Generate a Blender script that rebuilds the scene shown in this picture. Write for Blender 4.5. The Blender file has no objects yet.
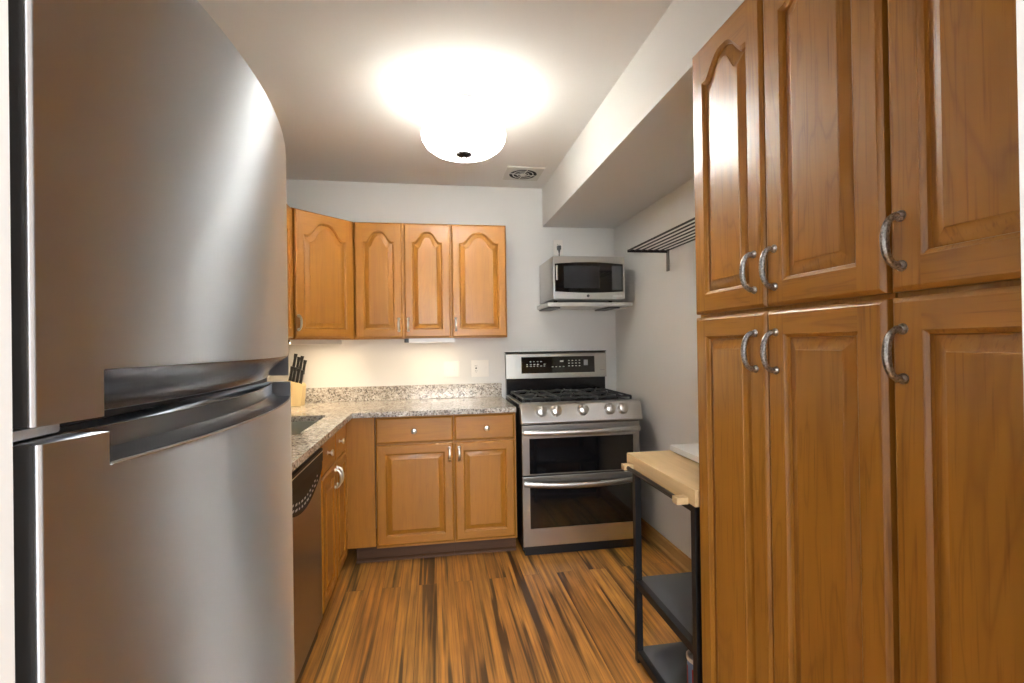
import bpy, bmesh, math, random
from mathutils import Vector, Matrix
random.seed(7)
PI = math.pi
C = bpy.context.scene.collection
scene = bpy.context.scene

# ------------------------------------------------------------------ camera
cam_d = bpy.data.cameras.new('camera')
cam = bpy.data.objects.new('camera', cam_d); C.objects.link(cam)
cam_d.sensor_width = 36.0
cam_d.lens = 487.278 / 1024 * 36.0
cam_d.clip_start = 0.02
_r = Vector((0.98712886, -0.15923218, -0.01489067))
_u = Vector((0.01399794, -0.00672663, 0.9998794))
_f = Vector((0.15931314, 0.98721825, 0.00441113))
cam.matrix_world = Matrix(((_r.x, _u.x, -_f.x, 0), (_r.y, _u.y, -_f.y, 0), (_r.z, _u.z, -_f.z, 1.3034), (0, 0, 0, 1)))
scene.camera = cam

# ------------------------------------------------------------------ light and exposure
scene.view_settings.view_transform = 'Standard'
scene.view_settings.look = 'None'
scene.view_settings.exposure = 1.25
scene.view_settings.gamma = 1.0
scene.view_settings.use_curve_mapping = False
w = bpy.data.worlds.new('world'); scene.world = w; w.use_nodes = True
w.node_tree.nodes['Background'].inputs[0].default_value = (0.75, 0.86, 1.0, 1)
w.node_tree.nodes['Background'].inputs[1].default_value = 1.0

def lamp(name, kind, loc, energy, color, rot=(0, 0, 0), **kw):
    d = bpy.data.lights.new(name, kind); d.energy = energy; d.color = color
    for k, v in kw.items(): setattr(d, k, v)
    o = bpy.data.objects.new(name, d); C.objects.link(o); o.location = loc; o.rotation_euler = rot
    return o
LAMP = (0.156, 2.31)
lamp('ceiling_bulb_light', 'POINT', (LAMP[0], LAMP[1], 2.285), 95, (0.94, 0.97, 1.0), shadow_soft_size=0.05)
lamp('hall_rear_fill', 'AREA', (0.1, -2.9, 1.45), 62, (0.90, 0.96, 1.0), (PI/2, 0, 0), shape='RECTANGLE', size=1.7, size_y=1.5)  # added fill behind the camera; the hall wall has no window
lamp('hall_overhead_fill', 'AREA', (0.2, -0.9, 2.44), 26, (0.95, 0.98, 1.0), (0, 0, 0), shape='DISK', size=0.5)  # unseen overhead disk, added to strengthen the fill through the doorway

# ------------------------------------------------------------------ helpers
def link(o, parent=None):
    C.objects.link(o)
    if parent is not None: o.parent = parent
    return o

def empty(name, loc, rz=0.0):
    o = bpy.data.objects.new(name, None); link(o)
    o.location = loc; o.rotation_euler = (0, 0, rz); o.empty_display_size = 0.1
    return o

def tag(o, label, cat, group=None):
    o['label'] = label; o['category'] = cat
    if group: o['group'] = group
    return o

def thing(name, label, cat, loc, rz=0.0, group=None):
    return tag(empty(name, loc, rz), label, cat, group)

def world_of(o):
    if o is None: return Matrix.Identity(4)
    m = Matrix.Translation(o.location) @ o.rotation_euler.to_matrix().to_4x4()
    return world_of(o.parent) @ m

def obj(name, bm, mats, parent=None, world=False, loc=None, rot=None, smooth=True, angle=35):
    """one mesh object; world=True: bm is in world coordinates and is moved into the parent's frame"""
    if world and parent is not None:
        bm.transform(world_of(parent).inverted())
    bmesh.ops.recalc_face_normals(bm, faces=bm.faces)
    me = bpy.data.meshes.new(name); bm.to_mesh(me); bm.free()
    if not isinstance(mats, (list, tuple)): mats = [mats]
    for m in mats: me.materials.append(m)
    if smooth:
        me.polygons.foreach_set('use_smooth', [True] * len(me.polygons))
        me.set_sharp_from_angle(angle=math.radians(angle))
    o = bpy.data.objects.new(name, me); link(o, parent)
    if smooth:
        wn = o.modifiers.new('weighted_normal', 'WEIGHTED_NORMAL'); wn.keep_sharp = True; wn.weight = 90
    if loc: o.location = loc
    if rot: o.rotation_euler = rot
    return o

def struct(name, bm, m):
    o = obj(name, bm, m, smooth=False); o['kind'] = 'structure'; return o

def NB(): return bmesh.new()

def box(bm, x0, x1, y0, y1, z0, z1, bevel=0.0, seg=2, mi=0):
    vs = [bm.verts.new((x, y, z)) for x in (x0, x1) for y in (y0, y1) for z in (z0, z1)]
    F = [(0, 1, 3, 2), (4, 6, 7, 5), (0, 4, 5, 1), (2, 3, 7, 6), (0, 2, 6, 4), (1, 5, 7, 3)]
    fs = [bm.faces.new([vs[i] for i in f]) for f in F]
    for f in fs: f.material_index = mi
    if bevel > 0:
        es = list({e for f in fs for e in f.edges})
        r = bmesh.ops.bevel(bm, geom=es, offset=bevel, segments=seg, affect='EDGES', profile=0.5)
        for f in r['faces']: f.material_index = mi
    return vs

def tube(bm, pts, rad, n=8, cap=True, flat=None):
    pts = [Vector(p) for p in pts]
    if not isinstance(rad, (list, tuple)): rad = [rad] * len(pts)
    rings = []; up = None
    for i, p in enumerate(pts):
        t = (pts[min(i+1, len(pts)-1)] - pts[max(i-1, 0)]).normalized()
        if up is None:
            up = Vector((0, 0, 1)) if abs(t.z) < 0.9 else Vector((1, 0, 0))
        a = t.cross(up).normalized(); b = a.cross(t).normalized(); up = b
        rings.append([bm.verts.new(p + rad[i] * (math.cos(2*PI*k/n) * a + math.sin(2*PI*k/n) * b)) for k in range(n)])
    for r0, r1 in zip(rings, rings[1:]):
        for k in range(n): bm.faces.new((r0[k], r0[(k+1) % n], r1[(k+1) % n], r1[k]))
    if cap:
        bm.faces.new(rings[0][::-1]); bm.faces.new(rings[-1])

def lathe(bm, prof, M=None, n=24, mi=0):
    """prof: (r, z) list about local z; M places it"""
    M = M or Matrix.Identity(4)
    rings = []
    for r, z in prof:
        if r < 1e-6: rings.append([bm.verts.new(M @ Vector((0, 0, z)))])
        else: rings.append([bm.verts.new(M @ Vector((r*math.cos(2*PI*k/n), r*math.sin(2*PI*k/n), z))) for k in range(n)])
    for a, b in zip(rings, rings[1:]):
        for k in range(n):
            k2 = (k+1) % n
            if len(a) == 1 and len(b) == 1: continue
            if len(a) == 1: f = bm.faces.new((a[0], b[k], b[k2]))
            elif len(b) == 1: f = bm.faces.new((a[k], a[k2], b[0]))
            else: f = bm.faces.new((a[k], a[k2], b[k2], b[k]))
            f.material_index = mi

def axis(loc, d):
    """matrix whose z looks along d, at loc"""
    return Matrix.Translation(Vector(loc)) @ Vector(d).to_track_quat('Z', 'Y').to_matrix().to_4x4()

def prism(bm, poly, a, b, ax='Z', bevel=0.0):
    """poly in the two other axes (XY for Z, XZ for Y, YZ for X), extruded a..b"""
    def P(p, t):
        if ax == 'Z': return (p[0], p[1], t)
        if ax == 'Y': return (p[0], t, p[1])
        return (t, p[0], p[1])
    v0 = [bm.verts.new(P(p, a)) for p in poly]; v1 = [bm.verts.new(P(p, b)) for p in poly]
    n = len(poly); fs = [bm.faces.new(v0[::-1]), bm.faces.new(v1)]
    for i in range(n): fs.append(bm.faces.new((v0[i], v0[(i+1) % n], v1[(i+1) % n], v1[i])))
    if bevel:
        es = list({e for f in fs for e in f.edges})
        bmesh.ops.bevel(bm, geom=es, offset=bevel, segments=2, affect='EDGES', profile=0.5)

# ------------------------------------------------------------------ materials
def mat(name):
    m = bpy.data.materials.new(name); m.use_nodes = True
    nt = m.node_tree; b = nt.nodes['Principled BSDF']
    return m, nt, b
def simple(name, col, rough=0.5, metal=0.0, spec=0.5, coat=0.0):
    m, nt, b = mat(name)
    b.inputs['Base Color'].default_value = (*col, 1); b.inputs['Roughness'].default_value = rough
    b.inputs['Metallic'].default_value = metal; b.inputs['Specular IOR Level'].default_value = spec
    b.inputs['Coat Weight'].default_value = coat
    return m
def N(nt, t, **kw):
    n = nt.nodes.new(t)
    for k, v in kw.items():
        if k.startswith('i_'):
            n.inputs[k[2:].replace('_', ' ')].default_value = v
        else: setattr(n, k, v)
    return n
def ramp(nt, fac, stops):
    r = nt.nodes.new('ShaderNodeValToRGB'); e = r.color_ramp.elements
    while len(e) < len(stops): e.new(0.5)
    for el, (p, c) in zip(e, stops): el.position = p; el.color = (*c, 1) if len(c) == 3 else c
    nt.links.new(fac, r.inputs[0]); return r
def mapping(nt, vec, scale, loc=(0, 0, 0), rot=(0, 0, 0)):
    mp = nt.nodes.new('ShaderNodeMapping'); mp.inputs['Scale'].default_value = scale
    mp.inputs['Location'].default_value = loc; mp.inputs['Rotation'].default_value = rot
    nt.links.new(vec, mp.inputs['Vector']); return mp.outputs[0]
def mixrgb(nt, fac, a, b, mode='MIX'):
    m = nt.nodes.new('ShaderNodeMix'); m.data_type = 'RGBA'; m.blend_type = mode
    for s, v in ((m.inputs[0], fac), (m.inputs[6], a), (m.inputs[7], b)):
        if hasattr(v, 'links'): nt.links.new(v, s)
        elif isinstance(v, (int, float)): s.default_value = v
        else: s.default_value = (*v, 1)
    return m.outputs[2]
def objcoord(nt, spread=7.0):
    tc = nt.nodes.new('ShaderNodeTexCoord'); oi = nt.nodes.new('ShaderNodeObjectInfo')
    ad = nt.nodes.new('ShaderNodeVectorMath'); ad.operation = 'MULTIPLY_ADD'
    cb = nt.nodes.new('ShaderNodeCombineXYZ')
    for k in range(3): nt.links.new(oi.outputs['Random'], cb.inputs[k])
    nt.links.new(cb.outputs[0], ad.inputs[0]); ad.inputs[1].default_value = (spread, spread*1.7, spread*0.6)
    nt.links.new(tc.outputs['Object'], ad.inputs[2]); return ad.outputs[0]

def wood(name, base, dark, along='Z', grain=1.0, rough=0.33, coat=0.25):
    m, nt, b = mat(name); v = objcoord(nt)
    if along == 'Z': s1, s2, s3 = (9, 9, 0.9), (170, 170, 5), (32, 32, 1.6)
    elif along == 'X': s1, s2, s3 = (0.9, 9, 9), (5, 170, 170), (1.6, 32, 32)
    else: s1, s2, s3 = (9, 0.9, 9), (170, 5, 170), (32, 1.6, 32)
    n1 = N(nt, 'ShaderNodeTexNoise', i_Scale=1.0, i_Detail=3.0, i_Distortion=0.6); nt.links.new(mapping(nt, v, s1), n1.inputs['Vector'])
    n2 = N(nt, 'ShaderNodeTexNoise', i_Scale=1.0, i_Detail=2.0); nt.links.new(mapping(nt, v, s2), n2.inputs['Vector'])
    n3 = N(nt, 'ShaderNodeTexNoise', i_Scale=1.0, i_Detail=4.0, i_Distortion=0.4); nt.links.new(mapping(nt, v, s3), n3.inputs['Vector'])
    mu = N(nt, 'ShaderNodeMath', operation='MULTIPLY'); nt.links.new(n1.outputs[0], mu.inputs[0]); mu.inputs[1].default_value = 9.0
    fr = N(nt, 'ShaderNodeMath', operation='PINGPONG'); nt.links.new(mu.outputs[0], fr.inputs[0]); fr.inputs[1].default_value = 0.5
    r1 = ramp(nt, fr.outputs[0], [(0.0, (1, 1, 1)), (0.13, (0.25, 0.25, 0.25)), (0.5, (0, 0, 0))])
    lt = tuple(min(1, c * 1.16) for c in base)
    c0 = mixrgb(nt, n3.outputs[0], tuple(c*0.82 for c in base), lt)
    g1 = N(nt, 'ShaderNodeMath', operation='MULTIPLY'); nt.links.new(r1.outputs[0], g1.inputs[0]); g1.inputs[1].default_value = 0.38 * grain
    c1 = mixrgb(nt, g1.outputs[0], c0, dark)
    r2 = ramp(nt, n2.outputs[0], [(0.56, (0, 0, 0)), (0.74, (0.55*grain,)*3)])
    c2 = mixrgb(nt, r2.outputs[0], c1, dark)
    nt.links.new(c2, b.inputs['Base Color'])
    b.inputs['Roughness'].default_value = rough
    b.inputs['Coat Weight'].default_value = coat; b.inputs['Coat Roughness'].default_value = 0.16
    bp = N(nt, 'ShaderNodeBump', i_Strength=0.10*grain, i_Distance=0.0012, invert=True)
    nt.links.new(r2.outputs[0], bp.inputs['Height']); nt.links.new(bp.outputs[0], b.inputs['Normal'])
    nt.links.new(bp.outputs[0], b.inputs['Coat Normal'])
    return m

HONEY = (0.375, 0.150, 0.013); HONEYD = (0.23, 0.08, 0.008)
M_WV = wood('honey_wood_upright', HONEY, HONEYD, 'Z', 0.55, 0.42, 0.12)
M_WH = wood('honey_wood_across', HONEY, HONEYD, 'X', 0.55, 0.42, 0.12)
OAK = (0.34, 0.145, 0.018); OAKD = (0.14, 0.050, 0.007)
M_OV = wood('oak_upright', OAK, OAKD, 'Z', 1.0)
M_OH = wood('oak_across', OAK, OAKD, 'X', 1.0)
M_BUTCH = wood('butcher_block_wood', (0.66, 0.47, 0.25), (0.45, 0.27, 0.11), 'Y', 0.35, 0.5, 0.0)
M_BLOCK = wood('pale_knife_block_wood', (0.70, 0.54, 0.28), (0.55, 0.38, 0.17), 'Z', 0.3, 0.5, 0.0)
M_BASEB = wood('baseboard_wood', (0.46, 0.24, 0.075), (0.25, 0.11, 0.03), 'Y', 0.6, 0.4, 0.1)
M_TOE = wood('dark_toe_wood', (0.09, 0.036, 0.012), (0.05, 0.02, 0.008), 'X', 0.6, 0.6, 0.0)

def paint(name, col, rough=0.6):
    m, nt, b = mat(name)
    tc = nt.nodes.new('ShaderNodeTexCoord')
    n = N(nt, 'ShaderNodeTexNoise', i_Scale=160.0, i_Detail=3.0); nt.links.new(tc.outputs['Object'], n.inputs['Vector'])
    bp = N(nt, 'ShaderNodeBump', i_Strength=0.06, i_Distance=0.002)
    nt.links.new(n.outputs[0], bp.inputs['Height']); nt.links.new(bp.outputs[0], b.inputs['Normal'])
    b.inputs['Base Color'].default_value = (*col, 1); b.inputs['Roughness'].default_value = rough
    b.inputs['Specular IOR Level'].default_value = 0.3
    return m
M_WALL = paint('wall_paint', (0.78, 0.775, 0.755))
M_CEIL = paint('ceiling_paint', (0.82, 0.815, 0.80), 0.75)
M_TRIM = paint('trim_paint', (0.80, 0.80, 0.79), 0.4)

def floor_mat():
    m, nt, b = mat('tiger_bamboo_planks')
    tc = nt.nodes.new('ShaderNodeTexCoord'); v = tc.outputs['Object']
    sw = mapping(nt, v, (1, 1, 1), rot=(0, 0, PI/2))
    br = N(nt, 'ShaderNodeTexBrick', offset=0.37, offset_frequency=2)
    nt.links.new(sw, br.inputs['Vector'])
    br.inputs['Scale'].default_value = 1.0; br.inputs['Brick Width'].default_value = 2.7; br.inputs['Row Height'].default_value = 0.096
    br.inputs['Mortar Size'].default_value = 0.0012; br.inputs['Mortar Smooth'].default_value = 0.0; br.inputs['Bias'].default_value = 0.0
    br.inputs['Color1'].default_value = (0, 0, 0, 1); br.inputs['Color2'].default_value = (1, 1, 1, 1); br.inputs['Mortar'].default_value = (0.5, 0.5, 0.5, 1)
    # offset the streaks plank by plank
    ad = N(nt, 'ShaderNodeVectorMath', operation='MULTIPLY_ADD')
    nt.links.new(br.outputs['Color'], ad.inputs[0]); ad.inputs[1].default_value = (3.0, 9.0, 0); nt.links.new(v, ad.inputs[2])
    n1 = N(nt, 'ShaderNodeTexNoise', i_Scale=1.0, i_Detail=3.0, i_Roughness=0.55, i_Distortion=0.25); nt.links.new(mapping(nt, ad.outputs[0], (17, 0.55, 1)), n1.inputs['Vector'])
    n2 = N(nt, 'ShaderNodeTexNoise', i_Scale=1.0, i_Detail=5.0, i_Roughness=0.65); nt.links.new(mapping(nt, ad.outputs[0], (60, 1.3, 1)), n2.inputs['Vector'])
    n3 = N(nt, 'ShaderNodeTexNoise', i_Scale=1.0, i_Detail=3.0); nt.links.new(mapping(nt, ad.outputs[0], (10, 2.5, 1)), n3.inputs['Vector'])
    pc = ramp(nt, br.outputs['Color'], [(0.0, (0.36, 0.150, 0.030)), (0.35, (0.41, 0.18, 0.037)), (0.7, (0.46, 0.215, 0.048)), (1.0, (0.38, 0.155, 0.031))])
    st = ramp(nt, n2.outputs[0], [(0.30, (0.33, 0.31, 0.29)), (0.5, (0.95, 0.95, 0.95)), (0.70, (1.55, 1.5, 1.3))])
    c1 = mixrgb(nt, 1.0, pc.outputs[0], st.outputs[0], 'MULTIPLY')
    bl = ramp(nt, n3.outputs[0], [(0.3, (0.75, 0.72, 0.7)), (0.7, (1.2, 1.2, 1.2))])
    c1 = mixrgb(nt, 1.0, c1, bl.outputs[0], 'MULTIPLY')
    dk = ramp(nt, n1.outputs[0], [(0.545, (0, 0, 0)), (0.61, (0.9, 0.9, 0.9))])
    c2 = mixrgb(nt, dk.outputs[0], c1, (0.055, 0.024, 0.010))
    fa = N(nt, 'ShaderNodeMath', operation='MULTIPLY'); nt.links.new(br.outputs['Fac'], fa.inputs[0]); fa.inputs[1].default_value = 0.7
    c3 = mixrgb(nt, fa.outputs[0], c2, (0.09, 0.035, 0.012))
    nt.links.new(c3, b.inputs['Base Color'])
    rr = ramp(nt, n2.outputs[0], [(0.3, (0.38,)*3), (0.7, (0.52,)*3)]); nt.links.new(rr.outputs[0], b.inputs['Roughness'])
    bp = N(nt, 'ShaderNodeBump', i_Strength=0.25, i_Distance=0.0015, invert=True); nt.links.new(br.outputs['Fac'], bp.inputs['Height'])
    nt.links.new(bp.outputs[0], b.inputs['Normal'])
    return m
M_FLOOR = floor_mat()

def granite():
    m, nt, b = mat('speckled_granite')
    tc = nt.nodes.new('ShaderNodeTexCoord'); v = tc.outputs['Object']
    v1 = N(nt, 'ShaderNodeTexVoronoi', i_Scale=120.0); nt.links.new(v, v1.inputs['Vector'])
    v2 = N(nt, 'ShaderNodeTexVoronoi', i_Scale=210.0); nt.links.new(v, v2.inputs['Vector'])
    n = N(nt, 'ShaderNodeTexNoise', i_Scale=14.0, i_Detail=4.0); nt.links.new(v, n.inputs['Vector'])
    sx = N(nt, 'ShaderNodeSeparateColor'); nt.links.new(v1.outputs['Color'], sx.inputs[0])
    sy = N(nt, 'ShaderNodeSeparateColor'); nt.links.new(v2.outputs['Color'], sy.inputs[0])
    r = ramp(nt, sx.outputs[0], [(0.0, (0.10, 0.085, 0.075)), (0.15, (0.27, 0.22, 0.18)), (0.32, (0.50, 0.45, 0.38)), (0.62, (0.62, 0.58, 0.52)), (0.9, (0.80, 0.77, 0.72))])
    r.color_ramp.interpolation = 'CONSTANT'
    r2 = ramp(nt, sy.outputs[1], [(0.0, (0.08, 0.07, 0.065)), (0.10, (0.5, 0.46, 0.41)), (0.5, (0.66, 0.62, 0.57))]); r2.color_ramp.interpolation = 'CONSTANT'
    c = mixrgb(nt, 0.28, r.outputs[0], r2.outputs[0])
    bl = ramp(nt, n.outputs[0], [(0.3, (0.8, 0.77, 0.74)), (0.7, (1.1, 1.1, 1.1))])
    nt.links.new(mixrgb(nt, 1.0, c, bl.outputs[0], 'MULTIPLY'), b.inputs['Base Color'])
    b.inputs['Roughness'].default_value = 0.14
    return m
M_GRAN = granite()

def steel(name, col=(0.60, 0.60, 0.605), rough=0.27, aniso=0.75, rotn=0.0, axisn='Z', streak=0.0):
    m, nt, b = mat(name)
    b.inputs['Base Color'].default_value = (*col, 1); b.inputs['Metallic'].default_value = 1.0
    b.inputs['Roughness'].default_value = rough
    b.inputs['Anisotropic'].default_value = aniso; b.inputs['Anisotropic Rotation'].default_value = rotn
    tg = N(nt, 'ShaderNodeTangent', direction_type='RADIAL', axis=axisn); nt.links.new(tg.outputs[0], b.inputs['Tangent'])
    if streak:
        tc = nt.nodes.new('ShaderNodeTexCoord')
        n = N(nt, 'ShaderNodeTexNoise', i_Scale=1.0, i_Detail=3.0); nt.links.new(mapping(nt, tc.outputs['Object'], (3, 3, 260)), n.inputs['Vector'])
        rr = ramp(nt, n.outputs[0], [(0.3, (rough - streak,)*3), (0.7, (rough + streak,)*3)]); nt.links.new(rr.outputs[0], b.inputs['Roughness'])
    return m
M_STEEL = steel('brushed_steel', (0.52, 0.515, 0.505), 0.32)
M_FRIDGE = steel('refrigerator_steel', (0.72, 0.755, 0.81), 0.5, 1.0, 0.25, 'Z', 0.0)
M_DWST = steel('dishwasher_steel', (0.36, 0.33, 0.31), 0.33, 0.7)
M_NICKEL = simple('brushed_nickel', (0.62, 0.60, 0.57), 0.28, 1.0)
def pewter():
    m, nt, b = mat('hammered_pewter')
    tc = nt.nodes.new('ShaderNodeTexCoord')
    n = N(nt, 'ShaderNodeTexNoise', i_Scale=220.0, i_Detail=2.0); nt.links.new(tc.outputs['Object'], n.inputs['Vector'])
    r = ramp(nt, n.outputs[0], [(0.35, (0.20, 0.195, 0.19)), (0.65, (0.52, 0.51, 0.50))]); nt.links.new(r.outputs[0], b.inputs['Base Color'])
    bp = N(nt, 'ShaderNodeBump', i_Strength=0.35, i_Distance=0.001); nt.links.new(n.outputs[0], bp.inputs['Height']); nt.links.new(bp.outputs[0], b.inputs['Normal'])
    b.inputs['Metallic'].default_value = 1.0; b.inputs['Roughness'].default_value = 0.36
    return m
M_PEWTER = pewter()
M_DGREY = simple('dark_grey_plastic', (0.055, 0.057, 0.06), 0.45)
M_POCKET = simple('dark_grey_satin_metal', (0.20, 0.20, 0.21), 0.25, 0.9)
M_BLACK = simple('black_plastic', (0.012, 0.012, 0.013), 0.38)
M_BGLASS = simple('black_glass', (0.006, 0.006, 0.007), 0.06, 0.0, 0.6)
M_ENAMEL = simple('black_enamel', (0.008, 0.008, 0.009), 0.18)
M_IRON = simple('cast_iron', (0.025, 0.025, 0.027), 0.5)
M_BLMET = simple('black_powder_coat', (0.010, 0.010, 0.011), 0.45)
M_SHELFD = simple('charcoal_shelf', (0.095, 0.098, 0.105), 0.5)
M_WPLAS = simple('white_plastic', (0.86, 0.83, 0.78), 0.35)
M_WLAM = simple('white_laminate', (0.80, 0.80, 0.79), 0.4)
M_WBOARD = simple('white_board_plastic', (0.84, 0.84, 0.86), 0.35)
M_LEGEND = simple('pale_legend_print', (0.62, 0.62, 0.62), 0.5)
M_LEGENDD = simple('dim_legend_print', (0.25, 0.25, 0.26), 0.5)
M_SLOT = simple('dark_slot', (0.03, 0.03, 0.03), 0.6)
M_SINK = steel('sink_steel', (0.62, 0.62, 0.58), 0.3, 0.3)
M_VENT = simple('vent_painted_metal', (0.66, 0.65, 0.60), 0.5)
M_HOLE = simple('vent_dark_duct', (0.012, 0.010, 0.008), 0.8)
M_BRONZE = simple('dark_bronze', (0.018, 0.014, 0.012), 0.35, 0.6)
M_GLASS1 = simple('microwave_screen_glass', (0.022, 0.022, 0.025), 0.08)
M_RED = simple('red_can_label', (0.42, 0.03, 0.03), 0.4)
M_BLUE = simple('blue_can_label', (0.20, 0.32, 0.60), 0.4)
M_FOOT = simple('pale_steel_foot', (0.7, 0.7, 0.7), 0.4, 0.8)

def glow(name, col, strength, base=(0.9, 0.9, 0.88)):
    m, nt, b = mat(name)
    b.inputs['Base Color'].default_value = (*base, 1); b.inputs['Roughness'].default_value = 0.35
    b.inputs['Emission Color'].default_value = (*col, 1); b.inputs['Emission Strength'].default_value = strength
    return m
def bowl_mat():
    m, nt, b = mat('frosted_lamp_glass')
    out = nt.nodes['Material Output']
    tr = N(nt, 'ShaderNodeBsdfTranslucent'); tr.inputs[0].default_value = (0.97, 0.96, 0.93, 1)
    b.inputs['Base Color'].default_value = (0.85, 0.83, 0.78, 1); b.inputs['Roughness'].default_value = 0.2
    b.inputs['Emission Color'].default_value = (1.0, 0.95, 0.86, 1); b.inputs['Emission Strength'].default_value = 0.25
    mx = N(nt, 'ShaderNodeMixShader'); mx.inputs[0].default_value = 0.8
    nt.links.new(b.outputs[0], mx.inputs[1]); nt.links.new(tr.outputs[0], mx.inputs[2]); nt.links.new(mx.outputs[0], out.inputs[0])
    return m
M_BOWL = bowl_mat()
M_BULB = glow('bulb_glass', (1.0, 0.96, 0.9), 10.0)
M_ULIGHT = glow('under_cabinet_diffuser', (1.0, 0.80, 0.52), 17.0)
M_ULIGHT2 = glow('corner_light_diffuser', (1.0, 0.80, 0.52), 25.0)

# ------------------------------------------------------------------ room
XL, XR, YB, YF, HC = -1.12, 1.393, 3.593, 0.40, 2.471
XS, ZS = 0.828, 2.182
b = NB(); box(b, -2.2, 2.2, -3.1, YB+0.1, -0.05, 0.0); struct('floor', b, M_FLOOR)
b = NB(); box(b, -2.2, 2.2, -3.1, YB+0.1, HC, HC+0.05); struct('ceiling', b, M_CEIL)
b = NB(); box(b, XL-0.1, XR+0.1, YB, YB+0.1, 0, HC); struct('wall_back', b, M_WALL)
b = NB(); box(b, XL-0.1, XL, YF, YB, 0, HC); struct('wall_left', b, M_WALL)
b = NB(); box(b, XR, XR+0.1, YF, YB, 0, HC); struct('wall_right', b, M_WALL)
b = NB()
box(b, -2.2, -0.297, 0.28, YF, 0, HC); box(b, 0.582, 2.2, 0.28, YF, 0, HC); box(b, -0.297, 0.582, 0.28, YF, 2.06, HC)
struct('wall_front', b, M_TRIM)
b = NB(); box(b, -2.3, -2.2, -3.1, 0.40, 0, HC); struct('wall_hall_left', b, M_WALL)
b = NB(); box(b, 2.2, 2.3, -3.1, 0.40, 0, HC); struct('wall_hall_right', b, M_WALL)
b = NB(); box(b, -2.2, 2.2, -3.2, -3.1, 0, HC); struct('wall_hall_rear', b, M_WALL)
b = NB(); box(b, XS, XR, YF, YB, ZS, HC); struct('trim_1', b, M_WALL)
b = NB(); prism(b, [(XR, 0), (XR-0.022, 0), (XR-0.022, 0.022), (XR-0.013, 0.035), (XR-0.011, 0.088), (XR-0.004, 0.096), (XR, 0.096)], 1.36, YB, 'Y'); struct('baseboard_right', b, M_BASEB)

# ------------------------------------------------------------------ cabinet builder (local: x across, -y front, z up)
def arch_pts(x0, x1, z, A, n=22):
    out = []
    for i in range(n+1):
        u = i/n; v = abs(2*u-1); g = max(0.0, (0.86-v)/0.86)
        f = g*g*(3-2*g); f = 1-(1-f)**1.8
        out.append((x0+(x1-x0)*u, z + A*f))
    return out

def door_mesh(w, h, arch=0.0, t=0.02, s=0.055, rail=None, flat=False, edge=0.009):
    """slab with routed outer edge; raised panel with square or cathedral top.  mat 0 upright grain, 1 across"""
    rail = rail or s
    bm = NB(); e = edge
    V = lambda x, y, z: bm.verts.new((x, y, z))
    if flat:
        rect = lambda i, y: [V(i, y, i), V(w-i, y, i), V(w-i, y, h-i), V(i, y, h-i)]
        loops = [rect(0, 0), rect(0, -(t-0.007)), rect(e*0.45, -(t-0.0025)), rect(e, -t)]
        for a, c in zip(loops, loops[1:]):
            for k in range(4): bm.faces.new((a[k], a[(k+1) % 4], c[(k+1) % 4], c[k])).material_index = 1
        bm.faces.new(loops[0][::-1]); bm.faces.new(loops[-1]).material_index = 1
        return bm
    def rect8(i, y):
        return [V(i, y, i), V(s, y, i), V(w-s, y, i), V(w-i, y, i), V(w-i, y, h-i), V(w-s, y, h-i), V(s, y, h-i), V(i, y, h-i)]
    loops = [rect8(0, 0), rect8(0, -(t-0.007)), rect8(e*0.45, -(t-0.0025)), rect8(e, -t)]
    for a, c in zip(loops, loops[1:]):
        for k in range(8):
            f = bm.faces.new((a[k], a[(k+1) % 8], c[(k+1) % 8], c[k]))
            f.material_index = 1 if k in (1, 5) else 0
    bm.faces.new(loops[0][::-1])
    zs = h - rail - arch
    def outline(d, y):
        lo = [V(s+d, y, rail+d), V(w-s-d, y, rail+d)]
        if arch: top = [V(x, y, z) for x, z in reversed(arch_pts(s+d, w-s-d, zs-d, arch))]
        else: top = [V(w-s-d, y, zs-d), V(s+d, y, zs-d)]
        return lo + top
    O = [outline(0, -t), outline(0.0025, -t+0.003), outline(0.008, -t+0.006), outline(0.0095, -t+0.0115), outline(0.012, -t+0.0115), outline(0.036, -t+0.0025), outline(0.0372, -t+0.0006)]
    F = loops[-1]; P = O[0]; n = len(P)
    bm.faces.new([F[0], F[1], P[0], P[-1], F[6], F[7]])
    bm.faces.new([F[2], F[3], F[4], F[5], P[2], P[1]])
    bm.faces.new([F[1], F[2], P[1], P[0]]).material_index = 1
    bm.faces.new([F[6]] + P[2:][::-1] + [F[5]]).material_index = 1
    for a, c in zip(O, O[1:]):
        for k in range(n):
            f = bm.faces.new((a[k], a[(k+1) % n], c[(k+1) % n], c[k]))
            f.material_index = 0
    bm.faces.new(O[-1])
    return bm

def handle_mesh(L=0.096, out=0.030, r=0.0055):
    bm = NB(); pts = []; rad = []
    n = 16
    for i in range(n+1):
        u = i/n; a = PI*u
        pts.append((0, -0.004 - (out-0.004) * math.sin(a)**0.7, -L/2*math.cos(a)))
        rad.append(r*(0.95 + 0.32*math.sin(a)**2 + (0.30 if i in (1, n-1) else 0)))
    tube(bm, pts, rad, 10)
    for z in (-L/2, L/2):
        lathe(bm, [(0, 0.0), (r*1.75, 0.0), (r*1.75, 0.003), (r*1.25, 0.007), (0, 0.008)], axis((0, 0, z), (0, -1, 0)), 12)
    return bm

def knob_mesh(R=0.016, L=0.028):
    bm = NB()
    lathe(bm, [(0, 0), (R*0.62, 0), (R*0.62, 0.002), (R*0.34, 0.005), (R*0.30, L*0.5), (R*0.75, L*0.62), (R, L*0.78), (R*0.93, L*0.93), (R*0.5, L), (0, L*1.01)], axis((0, 0, 0), (0, -1, 0)), 18)
    return bm

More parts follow.
